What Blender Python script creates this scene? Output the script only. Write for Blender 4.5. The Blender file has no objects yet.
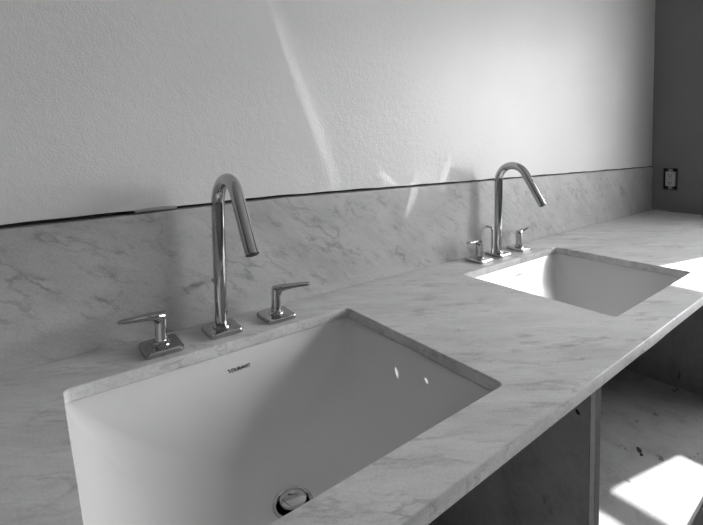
import bpy, bmesh, math, random
from mathutils import Vector, Matrix
random.seed(7)
SC = bpy.context.scene
COL = SC.collection
PI = math.pi

# ---------------------------------------------------------------- materials
def new_mat(name):
    m = bpy.data.materials.new(name); m.use_nodes = True
    nt = m.node_tree
    b = nt.nodes['Principled BSDF']
    return m, nt, b
def g(v): return (v, v, v, 1)
def N(nt, t, **kw):
    n = nt.nodes.new(t)
    for k, v in kw.items(): setattr(n, k, v)
    return n
def noise(nt, vec, scale, detail=3, rough=.55, dist=0.0):
    n = N(nt, 'ShaderNodeTexNoise')
    n.inputs['Scale'].default_value = scale; n.inputs['Detail'].default_value = detail
    n.inputs['Roughness'].default_value = rough; n.inputs['Distortion'].default_value = dist
    nt.links.new(vec, n.inputs['Vector'])
    return n.outputs['Fac']
def ramp(nt, fac, stops):
    r = N(nt, 'ShaderNodeValToRGB')
    e = r.color_ramp.elements
    while len(e) < len(stops): e.new(.5)
    for el, (p, v) in zip(e, stops): el.position = p; el.color = g(v)
    nt.links.new(fac, r.inputs['Fac'])
    return r.outputs['Color']
def mth(nt, op, a, b=None, clamp=False):
    n = N(nt, 'ShaderNodeMath', operation=op); n.use_clamp = clamp
    for i, v in enumerate((a, b)):
        if v is None: continue
        if isinstance(v, (int, float)): n.inputs[i].default_value = v
        else: nt.links.new(v, n.inputs[i])
    return n.outputs[0]
def mapping(nt, vec, rot=(0, 0, 0), scale=(1, 1, 1), loc=(0, 0, 0)):
    m = N(nt, 'ShaderNodeMapping')
    m.inputs['Rotation'].default_value = rot; m.inputs['Scale'].default_value = scale
    m.inputs['Location'].default_value = loc
    nt.links.new(vec, m.inputs['Vector'])
    return m.outputs['Vector']
def bump(nt, b, h, strength, dist):
    n = N(nt, 'ShaderNodeBump'); n.inputs['Strength'].default_value = strength
    n.inputs['Distance'].default_value = dist
    nt.links.new(h, n.inputs['Height']); nt.links.new(n.outputs['Normal'], b.inputs['Normal'])

def plain(name, v, rough=.5, metal=0.0, mottle=0.06, scale=40, spec=None):
    m, nt, b = new_mat(name)
    tc = N(nt, 'ShaderNodeTexCoord')
    f = noise(nt, tc.outputs['Object'], scale, 4)
    c = ramp(nt, f, [(.3, v * (1 - mottle)), (.7, v * (1 + mottle))])
    nt.links.new(c, b.inputs['Base Color'])
    b.inputs['Roughness'].default_value = rough; b.inputs['Metallic'].default_value = metal
    if spec is not None: b.inputs['Specular IOR Level'].default_value = spec
    return m

def marble(name, rot, base, vein, stretch):
    """veined grey marble; rot turns the streak direction onto local X"""
    m, nt, b = new_mat(name)
    tc = N(nt, 'ShaderNodeTexCoord').outputs['Object']
    v0 = mapping(nt, tc, rot=rot)
    vs = mapping(nt, v0, scale=stretch)
    # warp
    w = N(nt, 'ShaderNodeTexNoise'); w.inputs['Scale'].default_value = 5; w.inputs['Detail'].default_value = 3
    nt.links.new(v0, w.inputs['Vector'])
    wm = N(nt, 'ShaderNodeVectorMath', operation='SCALE'); wm.inputs['Scale'].default_value = .07
    nt.links.new(w.outputs['Color'], wm.inputs[0])
    wa = N(nt, 'ShaderNodeVectorMath', operation='ADD')
    nt.links.new(vs, wa.inputs[0]); nt.links.new(wm.outputs[0], wa.inputs[1])
    vw = wa.outputs[0]
    # long thin veins: ridges of a stretched noise, broken up by a mask
    def ridge(scale, width, mscale, lo, hi, off):
        vv = mapping(nt, vw, loc=(off, off * .7, off * .3))
        n1 = noise(nt, vv, scale, 4, .6)
        d = mth(nt, 'ABSOLUTE', mth(nt, 'SUBTRACT', n1, .5))
        r = ramp(nt, d, [(0, 1), (width, 0)])
        mk = ramp(nt, noise(nt, vv, mscale, 2), [(lo, 0), (hi, 1)])
        return mth(nt, 'MULTIPLY', r, mk)
    r1 = ridge(8.0, .030, 8.0, .50, .66, 0)
    r2 = ridge(19.0, .05, 14.0, .50, .64, 3.1)
    r3 = ridge(4.0, .10, 5.0, .45, .70, 7.7)
    dash = ramp(nt, noise(nt, mapping(nt, vw, loc=(5, 2, 1)), 36, 4, .65), [(.55, 0), (.70, 1)])
    big = ramp(nt, noise(nt, mapping(nt, vw, loc=(2, 9, 4)), 4.5, 3, .6), [(.38, .25), (.65, 1)])
    dash = mth(nt, 'MULTIPLY', dash, big)
    cloud = ramp(nt, noise(nt, vw, 9, 6, .7), [(.36, 0), (.64, 1)])
    fine = noise(nt, tc, 300, 3, .8)
    s = mth(nt, 'MULTIPLY', r1, .75)
    s = mth(nt, 'ADD', s, mth(nt, 'MULTIPLY', r2, .55))
    s = mth(nt, 'ADD', s, mth(nt, 'MULTIPLY', r3, .30))
    s = mth(nt, 'ADD', s, mth(nt, 'MULTIPLY', dash, .60), True)
    c = mth(nt, 'SUBTRACT', base, mth(nt, 'MULTIPLY', s, vein))
    c = mth(nt, 'SUBTRACT', c, mth(nt, 'MULTIPLY', cloud, base * .20))
    c = mth(nt, 'ADD', c, mth(nt, 'MULTIPLY', mth(nt, 'SUBTRACT', fine, .5), base * .45))
    cc = N(nt, 'ShaderNodeCombineColor')
    for i in range(3): nt.links.new(c, cc.inputs[i])
    nt.links.new(cc.outputs[0], b.inputs['Base Color'])
    b.inputs['Roughness'].default_value = .42
    b.inputs['Specular IOR Level'].default_value = .35
    return m

M = {}
M['marble_top'] = marble('honed_marble_counter', (0, 0, math.radians(33)), .68, .34, (.5, 2.0, 2.0))  # same stone as the backsplash, paler: stronger light on the top put into colour
M['marble_splash'] = marble('honed_marble_backsplash', (0, math.radians(-33), 0), .48, .22, (.62, 1.7, 1.7))  # same stone, darker: weaker light on the upright slab put into colour
M['ceramic'] = plain('white_glazed_ceramic', .66, .10, 0, .012, 6, .5)
M['ceramic'].node_tree.nodes['Principled BSDF'].inputs['Roughness'].default_value = .16
M['chrome'] = plain('polished_chrome', .48, .06, 1.0, .01, 10)
M['dark_hole'] = plain('dark_void', .012, .8, 0, .1, 30)
M['cavity'] = plain('dark_wall_cavity', .015, .9, 0, .1, 30)
M['black_plastic'] = plain('black_box_plastic', .015, .45, 0, .1, 60)
M['grey_plastic'] = plain('light_receptacle_plastic', .55, .4, 0, .03, 60)
M['steel'] = plain('dull_yoke_steel', .35, .4, .8, .1, 60)
M['ink'] = plain('dark_printed_ink', .03, .4, 0, .05, 60)
M['frame'] = plain('painted_window_frame', .75, .4, 0, .02, 20)
M['floor'] = plain('dusty_subfloor', .22, .7, 0, .15, 6)
M['ceiling'] = plain('ceiling_paint', .82, .8, 0, .02, 8)
M['edge_band'] = plain('panel_edge', .13, .6, 0, .14, 70)
M['edge_band_dark'] = plain('panel_edge_dark', .075, .6, 0, .16, 70)
M['filler'] = plain('wall_filler', .36, .7, 0, .12, 160)

def wall_paint(name, v, rough, bs):
    m, nt, b = new_mat(name)
    tc = N(nt, 'ShaderNodeTexCoord').outputs['Object']
    c = ramp(nt, noise(nt, tc, 3.5, 4), [(.3, v * .97), (.7, v * 1.02)])
    nt.links.new(c, b.inputs['Base Color'])
    a = noise(nt, tc, 300, 3, .6); q = noise(nt, tc, 70, 2, .5)
    h = mth(nt, 'ADD', mth(nt, 'MULTIPLY', a, .6), mth(nt, 'MULTIPLY', q, .6))
    bump(nt, b, h, bs, .004)
    b.inputs['Roughness'].default_value = rough
    b.inputs['Specular IOR Level'].default_value = .28
    return m
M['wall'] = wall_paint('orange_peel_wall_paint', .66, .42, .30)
M['wall_side'] = wall_paint('side_wall_shaded', .22, .6, .18)  # same wall paint, darkened to carry the shade on the right wall
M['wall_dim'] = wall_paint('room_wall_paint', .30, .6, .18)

def board(name, v):
    m, nt, b = new_mat(name)
    tc = N(nt, 'ShaderNodeTexCoord').outputs['Object']
    n1 = noise(nt, mapping(nt, tc, scale=(1.2, 1.2, 1)), 9, 6, .65, .6)
    n2 = noise(nt, tc, 120, 4, .7)
    f = mth(nt, 'ADD', mth(nt, 'MULTIPLY', n1, .7), mth(nt, 'MULTIPLY', n2, .3))
    c = ramp(nt, f, [(.30, v * .62), (.5, v), (.72, v * 1.22)])
    n3 = noise(nt, mapping(nt, tc, scale=(3.2, 3.2, .7), rot=(.1, .15, 0)), 7, 4, .6)
    sc = ramp(nt, n3, [(.30, .35), (.345, 1)])
    mx = N(nt, 'ShaderNodeMix', data_type='RGBA', blend_type='MULTIPLY')
    mx.inputs['Factor'].default_value = 1
    nt.links.new(c, mx.inputs['A']); nt.links.new(sc, mx.inputs['B'])
    nt.links.new(mx.outputs['Result'], b.inputs['Base Color'])
    b.inputs['Roughness'].default_value = .55
    return m
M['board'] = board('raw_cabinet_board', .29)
M['board_dark'] = board('darker_cabinet_board', .20)  # same board pattern at a lower overall tone
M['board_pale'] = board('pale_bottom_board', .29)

mg, nt, b = new_mat('window_glass')
b.inputs['Transmission Weight'].default_value = 1; b.inputs['Roughness'].default_value = 0
b.inputs['IOR'].default_value = 1.0; b.inputs['Base Color'].default_value = g(.97)
tp = N(nt, 'ShaderNodeBsdfTransparent'); tp.inputs['Color'].default_value = g(.95)
gl = N(nt, 'ShaderNodeBsdfGlossy'); gl.inputs['Roughness'].default_value = .02
mixs = N(nt, 'ShaderNodeMixShader'); mixs.inputs[0].default_value = .05
nt.links.new(tp.outputs[0], mixs.inputs[1]); nt.links.new(gl.outputs[0], mixs.inputs[2])
nt.links.new(mixs.outputs[0], nt.nodes['Material Output'].inputs['Surface'])
M['glass'] = mg

# ---------------------------------------------------------------- mesh helpers
def link_mesh(name, bm, mat, parent=None, smooth=False, loc=None):
    me = bpy.data.meshes.new(name)
    bmesh.ops.recalc_face_normals(bm, faces=bm.faces[:])
    bm.to_mesh(me); bm.free()
    me.materials.append(mat)
    o = bpy.data.objects.new(name, me)
    COL.objects.link(o)
    if smooth:
        for p in me.polygons: p.use_smooth = True
        me.set_sharp_from_angle(angle=math.radians(42))
    if loc is not None: o.location = loc
    if parent is not None: o.parent = parent
    return o
def add_box(bm, x0, x1, y0, y1, z0, z1, bev=0.0, seg=2):
    r = bmesh.ops.create_cube(bm, size=1)
    vs = r['verts']
    for v in vs:
        v.co = Vector(((x0 + x1) / 2 + v.co.x * (x1 - x0), (y0 + y1) / 2 + v.co.y * (y1 - y0), (z0 + z1) / 2 + v.co.z * (z1 - z0)))
    if bev > 0:
        es = list({e for v in vs for e in v.link_edges})
        bmesh.ops.bevel(bm, geom=es, offset=bev, segments=seg, affect='EDGES', profile=.6)
    return bm
def box(name, dims, mat, parent=None, bev=0.0):
    bm = bmesh.new(); add_box(bm, *dims, bev=bev)
    return link_mesh(name, bm, mat, parent)
def loft(bm, rings, cap0=False, cap1=False):
    R = [[bm.verts.new(p) for p in r] for r in rings]
    n = len(R[0])
    for a, c in zip(R[:-1], R[1:]):
        for i in range(n):
            bm.faces.new((a[i], a[(i + 1) % n], c[(i + 1) % n], c[i]))
    if cap0: bm.faces.new(R[0])
    if cap1: bm.faces.new(R[-1])
    return R
def sweep(bm, pts, radii, n=28, cap0=True, cap1=True):
    """tube along points that lie in one plane (x constant) or near it"""
    pts = [Vector(p) for p in pts]
    rings = []
    up = None
    for i, p in enumerate(pts):
        t = (pts[min(i + 1, len(pts) - 1)] - pts[max(i - 1, 0)]).normalized()
        if up is None:
            a = Vector((1, 0, 0)) if abs(t.x) < .9 else Vector((0, 1, 0))
        else: a = up
        s = (a - t * a.dot(t)).normalized(); up = s
        u = t.cross(s)
        rings.append([p + (s * math.cos(2 * PI * k / n) + u * math.sin(2 * PI * k / n)) * radii[i] for k in range(n)])
    loft(bm, rings, cap0, cap1)
def lathe(bm, prof, n=40, c=(0, 0, 0), cap0=False, cap1=False):
    rings = [[(c[0] + r * math.cos(2 * PI * k / n), c[1] + r * math.sin(2 * PI * k / n), c[2] + z) for k in range(n)] for r, z in prof]
    loft(bm, rings, cap0, cap1)
def rrect(hx, hy, r, k=8):
    """rounded rectangle outline, counter-clockwise, 4*(k+1) points"""
    out = []
    for cx, cy, a0 in ((hx - r, hy - r, 0), (-hx + r, hy - r, PI / 2), (-hx + r, -hy + r, PI), (hx - r, -hy + r, 1.5 * PI)):
        for i in range(k + 1):
            a = a0 + PI / 2 * i / k
            out.append((cx + r * math.cos(a), cy + r * math.sin(a)))
    return out
def thing(name, label, cat, loc, group=None):
    o = bpy.data.objects.new(name, None); COL.objects.link(o)
    o.empty_display_size = .05
    o.location = loc; tag(o, label, cat, group); return o
def tag(o, label, cat, group=None):
    o['label'] = label; o['category'] = cat
    if group: o['group'] = group
    return o
def struct(o):
    o['kind'] = 'structure'; return o
def copy_tree(o, parent=None):
    c = o.copy(); COL.objects.link(c); c.parent = parent
    for ch in [x for x in bpy.data.objects if x.parent == o and x != c]:
        copy_tree(ch, c)
    return c

# ---------------------------------------------------------------- dimensions (m), counter top is z = 0
WT = .28; XR = 2.5155; XL = -2.3; YF = -3.6; ZF = -.87; ZC = 1.60
T = .019; YE = -.5344; H = .216
SX, W, YB, D, X2 = .0386, .4678, -.1186, .3467, .8302
SUN = Vector((-1, .235, -.70)).normalized()

# ---------------------------------------------------------------- room shell
bm = bmesh.new(); add_box(bm, XL - .12, XR + WT, YF - .12, .14, ZF - .1, ZF)
struct(link_mesh('floor', bm, M['floor']))
bm = bmesh.new(); add_box(bm, XL - .12, XR + WT, YF - .12, .14, ZC, ZC + .1)
struct(link_mesh('ceiling', bm, M['ceiling']))
bm = bmesh.new(); add_box(bm, XL - .12, XL, YF, .0, ZF, ZC)
struct(link_mesh('wall_left', bm, M['wall_dim']))
bm = bmesh.new(); add_box(bm, XL - .12, XR + WT, YF - .12, YF, ZF, ZC)
struct(link_mesh('wall_front', bm, M['wall_dim']))
# back wall: drywall sheet stopping short of the backsplash, dark stud bay behind
bm = bmesh.new()
xs = [XL + (XR - XL) * i / 240 for i in range(241)]
def sag(x): return -.0135 * max(0.0, .42 - x) / .5
def lowz(x):       # hand-cut lower edge of the drywall
    base = H + sag(x) + .0052 + .0018 * max(0, min(1, (.9 - x) / 1.2)) + .0005 * math.sin(x * 23) + .0004 * math.sin(x * 61 + 1)
    return base
f0 = [bm.verts.new((x, -.014, lowz(x))) for x in xs]
f1 = [bm.verts.new((x, -.014, ZC)) for x in xs]
b0 = [bm.verts.new((x, -.001, lowz(x))) for x in xs]
b1 = [bm.verts.new((x, -.001, ZC)) for x in xs]
for i in range(240):
    bm.faces.new((f0[i], f0[i + 1], f1[i + 1], f1[i])); bm.faces.new((b0[i], b1[i], b1[i + 1], b0[i + 1]))
    bm.faces.new((f0[i], b0[i], b0[i + 1], f0[i + 1])); bm.faces.new((f1[i], f1[i + 1], b1[i + 1], b1[i]))
bm.faces.new((f0[0], f1[0], b1[0], b0[0])); bm.faces.new((f0[-1], b0[-1], b1[-1], f1[-1]))
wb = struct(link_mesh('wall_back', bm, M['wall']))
bm = bmesh.new(); add_box(bm, XL - .12, XR + WT, 0, .14, ZF, ZC)
struct(link_mesh('wall_back_studs', bm, M['cavity']))
# smear of filler bridging the gap left of the first faucet
bm = bmesh.new()
pts = [(.148, .0005), (.158, .002), (.17, .0035), (.19, .004), (.203, .0035), (.214, .0012)]
rings = []
for x, t_ in pts:
    h_ = H + sag(x); rings.append([(x, -.0150, h_ + .0022), (x, -.0160, h_ + .0030 + t_ * .3), (x, -.0148, h_ + .0062 + t_ * .6), (x, -.006, h_ + .0060 + t_ * .3), (x, -.006, h_ + .0022)])
loft(bm, rings, True, True)
fl = link_mesh('wall_filler', bm, M['filler'], None, True)
tag(fl, 'smear of pale filler bridging the dark gap above the marble backsplash', 'filler')

# right wall with the window opening behind/right of the camera
WY0, WY1, WZ0, WZ1 = -2.45, -.645, .17, 1.16
OY0, OY1, OZ0, OZ1 = -.1215, -.0635, .108, .214          # socket box cut-out
bm = bmesh.new()
ys = [YF, WY0, WY1, OY0, OY1, 0]; zs = [ZF, OZ0, WZ0, OZ1, WZ1, ZC]
def hole(i, j):
    yc = (ys[i] + ys[i + 1]) / 2; zc = (zs[j] + zs[j + 1]) / 2
    if WY0 < yc < WY1 and WZ0 < zc < WZ1: return 1
    if OY0 < yc < OY1 and OZ0 < zc < OZ1: return 2
    return 0
vc = {}
def V(x, y, z):
    k = (round(x, 5), round(y, 5), round(z, 5))
    if k not in vc: vc[k] = bm.verts.new(k)
    return vc[k]
XO = XR + WT
for i in range(5):
    for j in range(5):
        if hole(i, j): continue
        y0, y1, z0, z1 = ys[i], ys[i + 1], zs[j], zs[j + 1]
        bm.faces.new((V(XR, y0, z0), V(XR, y0, z1), V(XR, y1, z1), V(XR, y1, z0)))
        bm.faces.new((V(XO, y0, z0), V(XO, y1, z0), V(XO, y1, z1), V(XO, y0, z1)))
        for (a, b_, di, dj) in (((y0, z0), (y1, z0), 0, -1), ((y0, z1), (y1, z1), 0, 1), ((y0, z0), (y0, z1), -1, 0), ((y1, z0), (y1, z1), 1, 0)):
            ii, jj = i + di, j + dj
            if not (0 <= ii < 5 and 0 <= jj < 5) or hole(ii, jj):
                bm.faces.new((V(XR, *a), V(XR, *b_), V(XO, *b_), V(XO, *a)))
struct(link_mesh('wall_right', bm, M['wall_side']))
# window
win = bpy.data.objects.new('window_1', None); COL.objects.link(win); struct(win)
win.location = (XR + .08, (WY0 + WY1) / 2, WZ0)
def wpart(name, dims_list, mat):
    bm = bmesh.new()
    for d in dims_list: add_box(bm, *d, bev=.002)
    o = link_mesh(name, bm, mat); o.parent = win; o.matrix_parent_inverse = Matrix.Translation(-win.location)
    return o
xa, xb = XR + .06, XR + .10
wpart('window_frame', [(xa, xb, -.6895, WY1, WZ0, WZ1), (xa, xb, WY0, WY0 + .045, WZ0, WZ1), (xa, xb, WY0, WY1, WZ0, .245),
                       (xa, xb, WY0, WY1, 1.008, WZ1), (xa, xb, WY0, WY1, .470, .507), (xa, xb, -1.74, -1.70, WZ0, WZ1)], M['frame'])
wpart('window_pane', [(XR + .078, XR + .082, WY0 + .01, WY1 - .01, WZ0 + .01, WZ1 - .005)], M['glass'])
wpart('window_sill', [(XR - .012, XR + .06, WY0 - .0, WY1 + .0, WZ0 - .0, WZ0 + .012)], M['frame'])

# ---------------------------------------------------------------- marble
def plate_with_holes(name, outer, holes, z0, z1, bev, mat):
    cu = bpy.data.curves.new(name, 'CURVE'); cu.dimensions = '2D'; cu.fill_mode = 'BOTH'
    for loop in [outer] + holes:
        s = cu.splines.new('POLY'); s.points.add(len(loop) - 1)
        for p, q in zip(s.points, loop): p.co = (q[0], q[1], 0, 1)
        s.use_cyclic_u = True
    cu.extrude = (z1 - z0) / 2 - bev; cu.bevel_depth = bev; cu.bevel_resolution = 2; cu.offset = -bev
    o = bpy.data.objects.new(name, cu); COL.objects.link(o)
    dg = bpy.context.evaluated_depsgraph_get()
    me = bpy.data.meshes.new_from_object(o.evaluated_get(dg))
    bpy.data.objects.remove(o); bpy.data.curves.remove(cu)
    me.name = name
    bmm = bmesh.new(); bmm.from_mesh(me)
    bmesh.ops.remove_doubles(bmm, verts=bmm.verts[:], dist=1e-5)
    bmesh.ops.recalc_face_normals(bmm, faces=bmm.faces[:])
    bmesh.ops.translate(bmm, verts=bmm.verts[:], vec=(0, 0, (z0 + z1) / 2))
    bmm.to_mesh(me); bmm.free()
    me.materials.clear(); me.materials.append(mat)
    ob = bpy.data.objects.new(name, me); COL.objects.link(ob)
    return ob
CX0, CX1 = -1.05, XR - .004
outer = [(CX0, YE), (CX1, YE), (CX1, -.001), (CX0, -.001)]
holes = []
for k in range(2):
    cx, cy = SX + W / 2 + k * X2, YB - D / 2
    holes.append([(cx + x, cy + y) for x, y in rrect(W / 2, D / 2, .009, 6)][::-1])
ct = plate_with_holes('countertop', outer, holes, -T, 0, .0014, M['marble_top'])
tag(ct, 'long pale grey veined marble countertop with two rectangular sink cutouts', 'countertop')
# lump of hardened resin under the front arris
bm = bmesh.new()
rings = []
for i in range(15):
    u = i / 14; x = .775 + .15 * u; r = .0048 * math.sin(PI * u) ** .7 + .0002
    rings.append([(x, YE + .0066 + .0063 * math.cos(a), -T + .0008 + r * min(0.0, math.sin(a)) + .0003 * math.cos(a)) for a in [2 * PI * k / 12 for k in range(12)]])
loft(bm, rings, True, True)
rb = link_mesh('edge_lump', bm, M['marble_top'], ct, True)

bm = bmesh.new()
xs_ = [CX0 + (.42 - CX0) * i / 10 for i in range(11)] + [.42 + (XR - .006 - .42) * i / 10 for i in range(1, 11)]
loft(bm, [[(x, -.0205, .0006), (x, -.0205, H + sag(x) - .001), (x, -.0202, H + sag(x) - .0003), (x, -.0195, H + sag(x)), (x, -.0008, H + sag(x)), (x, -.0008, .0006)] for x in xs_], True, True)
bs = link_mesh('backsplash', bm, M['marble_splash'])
tag(bs, 'upright marble backsplash slab running along the wall behind both faucets', 'backsplash')
bm = bmesh.new()
rings = []
for i in range(13):
    y = -.024 - .062 * i / 12; w = .0035 + .0012 * math.sin(i * 1.9)
    rings.append([(XR - .0012, y, .0004), (XR - .0015, y, w + .002), (XR - .003, y, w), (XR - .003 - w, y, .0012), (XR - .003 - w, y, .0004)])
loft(bm, rings, True, True)
ck = link_mesh('caulk_bead', bm, M['filler'], None, True)
tag(ck, 'short pale caulk bead where the countertop meets the right wall', 'caulk')

# ---------------------------------------------------------------- sinks
DX, DY = 0.0, -.017            # drain offset from opening centre
DEPTH = .128; PW = 2.3
def prof(u): return -T - .0008 - DEPTH * (1 - (1 - u) ** PW)
def basin_ring(u, grow=0.0, dz=0.0):
    hx, hy = W / 2 + .0015, D / 2 + .0015
    s = 1 - u
    hx2 = .026 + (hx - .026) * s; hy2 = .026 + (hy - .026) * s
    r = min(.010 + .10 * u, min(hx2, hy2) * (1 if u > .98 else .95)) if u < .999 else .026
    if u >= .999: hx2 = hy2 = .026; r = .02599
    hx2 += grow; hy2 += grow; r += grow
    cx, cy = DX * u, DY * u
    return [(cx + x, cy + y, prof(u) + dz) for x, y in rrect(hx2, hy2, min(r, min(hx2, hy2) - 1e-5), 10)]
def make_sink(label):
    t = thing('undermount_sink', label, 'sink', (SX + W / 2, YB - D / 2, -T), 'undermount sinks in the countertop')
    bm = bmesh.new()
    off = Vector((0, 0, T))
    us = [i / 44 for i in range(45)]
    us = [u ** 1.15 for u in us]
    rings = []
    # outer shell upward, flange, then the inner surface
    for u in reversed(us[2:]):
        rings.append([Vector(p) + off for p in basin_ring(u, .009 if u < .99 else .004, -.010)])
    e = basin_ring(0, .022)
    rings.append([Vector((x, y, -.016)) for x, y, z in basin_ring(0, .012)])
    rings.append([Vector((x, y, -.014)) for x, y, z in e])
    rings.append([Vector((x, y, -.0008)) for x, y, z in e])
    for u in us:
        rings.append([Vector(p) + off for p in basin_ring(u)])
    loft(bm, rings)
    # close the wall at the drain hole
    link_mesh('basin', bm, M['ceramic'], t, True)
    zb = prof(1) + T
    bm = bmesh.new()
    lathe(bm, [(.0262, zb - .0012), (.0268, zb + .0012), (.0262, zb + .0024), (.0248, zb + .0028), (.0222, zb + .0016), (.0206, zb - .002), (.0200, zb - .012), (.0196, zb - .04), (.0225, zb - .04), (.0240, zb - .004), (.0262, zb - .0012)], 48, (DX, DY, 0))
    link_mesh('drain_flange', bm, M['chrome'], t, True)
    bm = bmesh.new()
    lathe(bm, [(.0006, zb - .034), (.0195, zb - .034), (.0195, zb - .039), (.0006, zb - .039)], 32, (DX, DY, 0), True, True)
    link_mesh('drain_throat', bm, M['dark_hole'], t)
    bm = bmesh.new()
    zs_ = zb + .008
    lathe(bm, [(.0005, zb - .034), (.004, zb - .034), (.004, zs_ - .006), (.0145, zs_ - .005), (.0172, zs_ - .0035), (.0178, zs_ - .0012), (.0172, zs_ + .0006), (.014, zs_ + .0020), (.008, zs_ + .0028), (.0005, zs_ + .0030)], 48, (DX, DY, 0), True, True)
    link_mesh('stopper', bm, M['chrome'], t, True)
    # maker's lettering on the back wall of the bowl
    def back_y(z):          # local inner surface y at local height z on the back side
        tt = -(z + .0008) / DEPTH
        u = 1 - (1 - tt) ** (1 / PW)
        return DY * u + .026 + (D / 2 + .0015 - .026) * (1 - u)
    z1, z2 = -.0260, -.0205
    y1, y2 = back_y(z1), back_y(z2)
    vy = Vector((0, y2 - y1, z2 - z1)).normalized(); vx = Vector((1, 0, 0)); vn = vx.cross(vy)
    cu = bpy.data.curves.new('lettering', 'FONT'); cu.body = 'DURAVIT'; cu.size = .0072; cu.extrude = .00008
    cu.offset = .00008; cu.space_character = .95
    o = bpy.data.objects.new('lettering', cu); COL.objects.link(o)
    me = bpy.data.meshes.new_from_object(o.evaluated_get(bpy.context.evaluated_depsgraph_get()))
    bpy.data.objects.remove(o); bpy.data.curves.remove(cu)
    bmm = bmesh.new(); bmm.from_mesh(me)
    w = max(v.co.x for v in bmm.verts)
    # small swept emblem before the word
    for (x0, x1, yy0, yy1) in ((-.0050, -.0030, .0040, .0052), (-.0036, -.0024, .0016, .0046), (-.0028, -.0008, .0006, .0018)):
        add_box(bmm, x0, x1, yy0, yy1, -.00008, .00008)
    org = Vector((.008 - .019, y1, z1)) + vn * .0006
    sc = .033 / w
    for v in bmm.verts:
        v.co = org + vx * v.co.x * sc + vy * v.co.y * sc + vn * v.co.z
    bmm.to_mesh(me); bmm.free(); me.name = 'lettering'
    me.materials.clear(); me.materials.append(M['ink'])
    lo = bpy.data.objects.new('lettering', me); COL.objects.link(lo); lo.parent = t
    lo['label'] = 'small dark maker lettering'
    return t
s1 = make_sink('white rectangular undermount sink in the foreground with a chrome drain')
s2 = copy_tree(s1); s2.location.x += X2
s2['label'] = 'farther white undermount sink with bright sunlight on its inner wall'

# ---------------------------------------------------------------- faucets
def escutcheon(name, parent):
    bm = bmesh.new()
    hs = .0285
    rings = []
    for gr, z in ((-.001, 0.0003), (0, .0012), (0, .0068), (-.0008, .0082), (-.0025, .0090), (-.012, .0093)):
        rings.append([(x, y, z) for x, y in rrect(hs + gr, hs + gr, max(.0075 + gr, .003), 6)])
    loft(bm, rings, True, True)
    return link_mesh(name, bm, M['chrome'], parent)
def soft(o):
    for p in o.data.polygons: p.use_smooth = abs(p.normal.z) < .97
def make_faucet(label, loc, lean=0.0):
    t = thing('faucet', label, 'faucet', loc, 'chrome gooseneck faucets')
    e = escutcheon('base_plate', t)
    bm = bmesh.new()
    lathe(bm, [(.0148, .0080), (.0150, .0100), (.0142, .0118), (.0122, .0124), (.0100, .0126)], 40)
    link_mesh('collar', bm, M['chrome'], t, True)
    R, z0, th, L = .045, .2205, 2.59, .098
    pts = [(0, 0, .0085), (0, 0, .04), (0, 0, .09), (0, 0, .15), (0, 0, .2)]
    rad = [.0100, .0103, .0107, .0110, .0112]
    for i in range(37):
        a = th * i / 36
        pts.append((0, -R * (1 - math.cos(a)), z0 + R * math.sin(a))); rad.append(.0112 - .0008 * min(1, len(rad) / 45))
    ex, ez = pts[-1][1], pts[-1][2]
    for i in range(1, 9):
        pts.append((0, ex - math.sin(th) * L * i / 8, ez + math.cos(th) * L * i / 8)); rad.append(.0112 - .0008 * min(1, len(rad) / 45))
    rad[-1] = .0102
    pts = [(lean * min(1, z / z0), y, z) for x, y, z in pts]
    bm = bmesh.new(); sweep(bm, pts, rad, 40)
    link_mesh('spout', bm, M['chrome'], t, True)
    tip = Vector(pts[-1]); d = Vector((0, -math.sin(th), math.cos(th)))
    bm = bmesh.new(); sweep(bm, [tip - d * .0005, tip + d * .0012], [.0080, .0076], 32)
    link_mesh('aerator', bm, M['black_plastic'], t, True)
    bm = bmesh.new()
    rp = [(0, .0205, .0075), (0, .0205, .04), (0, .0205, .070), (0, .0212, .0748), (0, .0235, .0780), (0, .027, .0790), (0, .041, .0795)]
    sweep(bm, rp, [.0026, .0026, .0027, .0029, .0031, .0034, .0036], 16)
    link_mesh('lift_rod', bm, M['chrome'], t, True)
    return t
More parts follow.
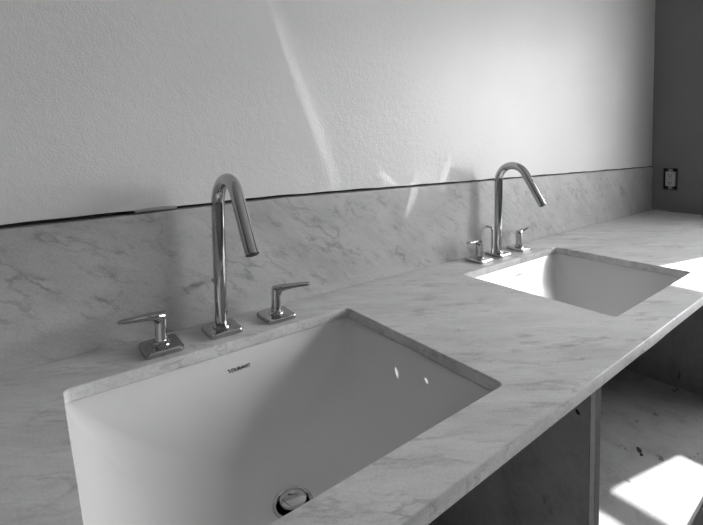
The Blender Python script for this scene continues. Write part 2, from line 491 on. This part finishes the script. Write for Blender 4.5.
def make_handle(label, loc, side, yaw=0.0):  # lever handle of the faucet set, kept as an object apart from its spout
    """side=-1: lever points to -x, +1: +x"""
    t = thing('faucet_handle', label, 'handle', loc, 'chrome lever handles beside the faucets')
    escutcheon('base_plate', t)
    bm = bmesh.new()
    lathe(bm, [(.0146, .0080), (.0148, .0096), (.0140, .0112), (.0118, .0120), (.0112, .0150), (.0096, .0152)], 36)
    link_mesh('collar', bm, M['chrome'], t, True)
    # body and lever as one lofted piece: round stem that leans over into a flat tapering blade
    bm = bmesh.new()
    n = 28
    path = [  # (x, z, half-thickness along path normal, half-width y, direction angle from vertical)
        (.000, .0150, .0100, .0098, 0), (.000, .024, .0092, .0092, 0), (.000, .034, .0086, .0088, 0), (.000, .0430, .0086, .0088, 0),
        (.0003, .0462, .0091, .0089, 14), (.0008, .0500, .0115, .0090, 40), (.0014, .0508, .0120, .0090, 46), (.0080, .0545, .0070, .0090, 66), (.0150, .0566, .0052, .0088, 78), (.025, .0580, .0045, .0085, 82),
        (.038, .0592, .0040, .0080, 83), (.050, .0600, .0036, .0074, 84), (.058, .0605, .0033, .0067, 84), (.0612, .0607, .0029, .0056, 84), (.0630, .0608, .0020, .0038, 84), (.0636, .0608, .0008, .0016, 84)]
    rings = []
    for x, z, ht, hw, an in path:
        a = math.radians(an)
        nx, nz = math.cos(a), -math.sin(a)
        ring = []
        for k in range(n):
            ph = 2 * PI * k / n
            c, s = math.cos(ph), math.sin(ph)
            if an > 50:   # squarer section on the blade
                c = math.copysign(abs(c) ** .75, c); s = math.copysign(abs(s) ** .75, s)
            px = x + nx * ht * c; pz = z + nz * ht * c; py = hw * s
            ring.append((side * px, py, pz))
        rings.append(ring)
    loft(bm, rings, True, True)
    o = link_mesh('lever', bm, M['chrome'], t, True)
    o.rotation_euler.z = yaw
    return t
make_faucet('chrome gooseneck faucet over the foreground sink', (.2695, -.0705, 0), -.0035)
make_faucet('chrome gooseneck faucet over the farther sink', (1.1052, -.0630, 0))
make_handle('chrome lever tap left of the foreground faucet, lever pointing left', (.170, -.0755, 0), -1, math.radians(12))
make_handle('chrome lever tap right of the foreground faucet, lever pointing right', (.3725, -.0740, 0), 1, math.radians(-30))
make_handle('chrome lever tap left of the farther faucet, lever pointing left', (1.0055, -.0685, 0), -1, math.radians(8))
make_handle('chrome lever tap right of the farther faucet, lever pointing right', (1.2190, -.0620, 0), 1, math.radians(8))

# ---------------------------------------------------------------- electrical socket on the right wall
t = thing('electrical_outlet', 'uncovered duplex socket in a black box on the dark right wall', 'outlet', (XR, (OY0 + OY1) / 2, OZ0))
def rel(o, t):
    o.parent = t; o.matrix_parent_inverse = Matrix.Translation(-t.location); return o
bm = bmesh.new()
yc = (OY0 + OY1) / 2; zc = (OZ0 + OZ1) / 2
oy, oz = (OY1 - OY0) / 2 - .0006, (OZ1 - OZ0) / 2 - .0006
def ring_yz(hy, hz, r, x): return [(x, yc + a, zc + c) for a, c in rrect(hy, hz, r, 5)]
loft(bm, [ring_yz(oy, oz, .004, XR + .055), ring_yz(oy, oz, .004, XR - .0015), ring_yz(oy - .003, oz - .003, .003, XR - .0015), ring_yz(oy - .003, oz - .003, .003, XR + .052)], True, True)
rel(link_mesh('outlet_box', bm, M['black_plastic']), t)
bm = bmesh.new()
loft(bm, [ring_yz(.0205, .036, .003, XR + .03), ring_yz(.0205, .036, .003, XR - .001), ring_yz(.0190, .0345, .003, XR - .0035)], True, True)
rc = rel(link_mesh('receptacle', bm, M['grey_plastic']), t); rc['label'] = 'pale grey duplex receptacle'
bm = bmesh.new()
for s in (1, -1):
    for hy_, dz, w_, h_ in ((-.0062, .003, .0011, .0042), (.0062, .003, .0013, .0036), (0, -.0055, .0024, .0024)):
        a = yc + hy_; c = zc + s * .0185 + dz
        add_box(bm, XR - .0042, XR - .0034, a - w_, a + w_, c - h_, c + h_)
add_box(bm, XR - .0042, XR - .0034, yc - .0016, yc + .0016, zc - .0016, zc + .0016)
s_ = link_mesh('slots', bm, M['black_plastic']); s_.parent = rc
for s in (1, -1):
    bm = bmesh.new()
    loft(bm, [[(XR + x, yc + a, zc + s * .0435 + c) for a, c in rrect(.009, .0075, .004, 5)] for x in (.001, -.001)], True, True)
    rel(link_mesh('yoke_ear', bm, M['steel']), t)

# ---------------------------------------------------------------- cabinets under the counter
ZT = -T - .0006; FY = -.510; SH = -.55
def cabinet(label, x0, x1, bmat, fmat):
    t = thing('base_cabinet', label, 'cabinet', ((x0 + x1) / 2, -.27, ZF), 'open base cabinets under the countertop')
    P_ = {}
    def pb(name, dims, mat=bmat, bev=.0006):
        o = rel(box(name, dims, mat, None, bev), t); P_[name + str(len(P_))] = o; return o
    th = .018
    l = pb('side_panel', (x0, x0 + th - .0002, FY + .0012, -.012, ZF + .001, ZT))
    r = pb('side_panel', (x1 - th + .0002, x1, FY + .0012, -.012, ZF + .001, ZT))
    pb('edge_strip', (x0 + .0003, x0 + th - .0005, FY, FY + .0011, ZF + .001, ZT), M['edge_band_dark'], 0)
    pb('edge_strip', (x1 - th + .0005, x1 - .0003, FY, FY + .0011, ZF + .001, ZT), M['edge_band'], 0)
    pb('back_panel', (x0 + th, x1 - th, -.030, -.0125, SH + .0005, ZT))
    bt = pb('bottom_panel', (x0 + th, x1 - th, FY + .008, -.0125, SH - .018, SH), fmat)
    pb('bottom_edge_strip', (x0 + th + .0005, x1 - th - .0005, FY + .0065, FY + .0079, SH - .0175, SH - .0005), M['edge_band'], 0)
    pb('kick_board', (x0 + th, x1 - th, -.44, -.424, ZF + .001, SH - .0185))
    return t, l, r, bt
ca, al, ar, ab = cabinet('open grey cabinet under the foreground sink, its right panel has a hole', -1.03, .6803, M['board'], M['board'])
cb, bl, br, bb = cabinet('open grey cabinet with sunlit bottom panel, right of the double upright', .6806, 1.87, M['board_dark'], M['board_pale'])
def hole_disc(name, parent, t, c, axis, a, b_, ang):
    bm = bmesh.new()
    n = 20; rings = []
    for k in (0, 1):
        ring = []
        for i in range(n):
            ph = 2 * PI * i / n
            p = Vector((a * math.cos(ph) * (1 + .12 * math.sin(3 * ph)), b_ * math.sin(ph) * (1 + .1 * math.cos(2 * ph))))
            q = Vector((p.x * math.cos(ang) - p.y * math.sin(ang), p.x * math.sin(ang) + p.y * math.cos(ang)))
            if axis == 'x': ring.append((c[0] - .0003 + .0006 * k, c[1] + q.x, c[2] + q.y))
            else: ring.append((c[0] + q.x, c[1] + q.y, c[2] - .0003 + .0006 * k))
        rings.append(ring)
    loft(bm, rings, True, True)
    o = link_mesh(name, bm, M['dark_hole']); o.parent = parent; return o
hole_disc('screw_hole', ar, ca, (.6803 - .018 + .0002, -.4915, -.0865), 'x', .0042, .0030, .9)
hole_disc('knot_hole', bb, cb, (1.378, -.346, SH), 'z', .0130, .0070, .5)
hole_disc('knot_hole', bb, cb, (1.362, -.357, SH), 'z', .0070, .0050, .2)

# ---------------------------------------------------------------- light
w = bpy.data.worlds.new('World'); SC.world = w; w.use_nodes = True
nt = w.node_tree; bg = nt.nodes['Background']
tc = N(nt, 'ShaderNodeTexCoord'); sp = N(nt, 'ShaderNodeSeparateXYZ')
nt.links.new(tc.outputs['Generated'], sp.inputs[0])
c = ramp(nt, mth(nt, 'ADD', mth(nt, 'MULTIPLY', sp.outputs['Z'], .5), .5), [(.46, .35), (.50, .9), (.75, 1.0)])
az = ramp(nt, sp.outputs['X'], [(.22, .18), (.88, 1.0)])       # sky brightest on the sun's side
mx = N(nt, 'ShaderNodeMix', data_type='RGBA', blend_type='MULTIPLY'); mx.inputs['Factor'].default_value = 1
nt.links.new(c, mx.inputs['A']); nt.links.new(az, mx.inputs['B'])
nt.links.new(mx.outputs['Result'], bg.inputs['Color']); bg.inputs['Strength'].default_value = 26.5
sd = bpy.data.lights.new('sun', 'SUN'); sd.energy = 20; sd.angle = math.radians(.6)
so = bpy.data.objects.new('sun', sd); COL.objects.link(so)
so.rotation_euler = SUN.to_track_quat('-Z', 'Y').to_euler(); so.location = (6, -2, 4)
pd = bpy.data.lights.new('window_portal', 'AREA'); pd.shape = 'RECTANGLE'; pd.size = WY1 - WY0; pd.size_y = WZ1 - WZ0
pd.cycles.is_portal = True
po = bpy.data.objects.new('window_portal', pd); COL.objects.link(po)
po.location = (XR + WT - .004, (WY0 + WY1) / 2, (WZ0 + WZ1) / 2)
po.rotation_euler = Vector((-1, 0, 0)).to_track_quat('-Z', 'Z').to_euler()

# added spot lamps imitating sunlight thrown back by glossy things: thin streaks on the wall, a bright patch in the far bowl
def glint_spot(a, b, width, energy, blend=.8, src=(1.25, -1.15, .25), plane=-.014, rad=.002):
    """added spot lamp imitating a long thin patch of reflected sunlight on the wall between (x, z) points a and b"""
    if len(a) == 3: A = Vector(a); B = Vector(b)
    else: A = Vector((a[0], plane, a[1])); B = Vector((b[0], plane, b[1]))
    S = Vector(src)
    mid = (A + B) / 2; z = (S - mid).normalized()
    y = (B - A); y = (y - z * y.dot(z)); ln = y.length; y.normalize(); x = y.cross(z)
    d = bpy.data.lights.new('glint_spot', 'SPOT'); d.energy = energy
    dist = (S - mid).length
    d.spot_size = 2 * math.atan(ln / 2 / dist); d.spot_blend = blend; d.shadow_soft_size = rad
    o = bpy.data.objects.new('glint_spot', d); COL.objects.link(o)
    o.matrix_world = Matrix.Translation(S) @ Matrix((x, y, z)).transposed().to_4x4() @ Matrix.Diagonal((width / ln, 1, 1, 1))
glint_spot((.590, .15), (.375, .66), .028, 10)
glint_spot((.560, .26), (.400, .64), .060, 4.5)
glint_spot((.575, .21), (.500, .40), .014, 6)
glint_spot((.760, .125), (.825, .265), .030, 26, .9, plane=-.02)
glint_spot((.955, .30), (.890, .18), .030, 18, .9)
glint_spot((.670, .265), (.770, .205), .018, 18, .9)
glint_spot((.80, .27), (.93, .20), .05, 10, 1.0)
for a, b_, w_, e_ in (((.4862, -.2762, -.0482), (.4775, -.2926, -.0585), .0040, .9), ((.5080, -.277, -.0198), (.5045, -.291, -.0242), .0030, .25),
                      ((.4915, -.3375, -.0415), (.4875, -.3485, -.0468), .0035, .7), ((.3847, -.1288, -.0400), (.3994, -.1287, -.0398), .0025, .8)):
    glint_spot(a, b_, w_, e_ * 5, .3, (.20, -.36, .16), rad=.0004)
d = bpy.data.lights.new('glint_spot', 'SPOT'); d.energy = .25; d.spot_size = math.radians(38); d.spot_blend = .2; d.shadow_soft_size = .01  # unseen lamp added inside the far bowl for its bright patch
o = bpy.data.objects.new('glint_spot', d); COL.objects.link(o); o.location = (1.20, -.44, -.055)
o.rotation_euler = (Vector((1.085, -.125, -.115)) - o.location).to_track_quat('-Z', 'Y').to_euler()

# ---------------------------------------------------------------- camera
cam = bpy.data.cameras.new('camera'); co = bpy.data.objects.new('camera', cam); COL.objects.link(co)
yaw, pit, rol = math.radians(37.6193), math.radians(2.0774), math.radians(-.2356)
F = Vector((math.sin(yaw) * math.cos(pit), math.cos(yaw) * math.cos(pit), -math.sin(pit)))
R = Vector((math.cos(yaw), -math.sin(yaw), 0)); U = R.cross(F)
R2 = R * math.cos(rol) + U * math.sin(rol); U2 = -R * math.sin(rol) + U * math.cos(rol)
co.matrix_world = Matrix(((R2.x, U2.x, -F.x, .0063), (R2.y, U2.y, -F.y, -.7817), (R2.z, U2.z, -F.z, .3147), (0, 0, 0, 1)))
cam.sensor_fit = 'HORIZONTAL'; cam.sensor_width = 36; cam.lens = 36 * 423.8 / 703
cam.shift_x = (351.5 - 351.3) / 703; cam.shift_y = (164.33 - 262.5) / 703
cam.clip_start = .01
SC.camera = co
vs = SC.view_settings; vs.view_transform = 'Standard'; vs.look = 'None'; vs.gamma = 1; vs.exposure = .2
vs.use_curve_mapping = False
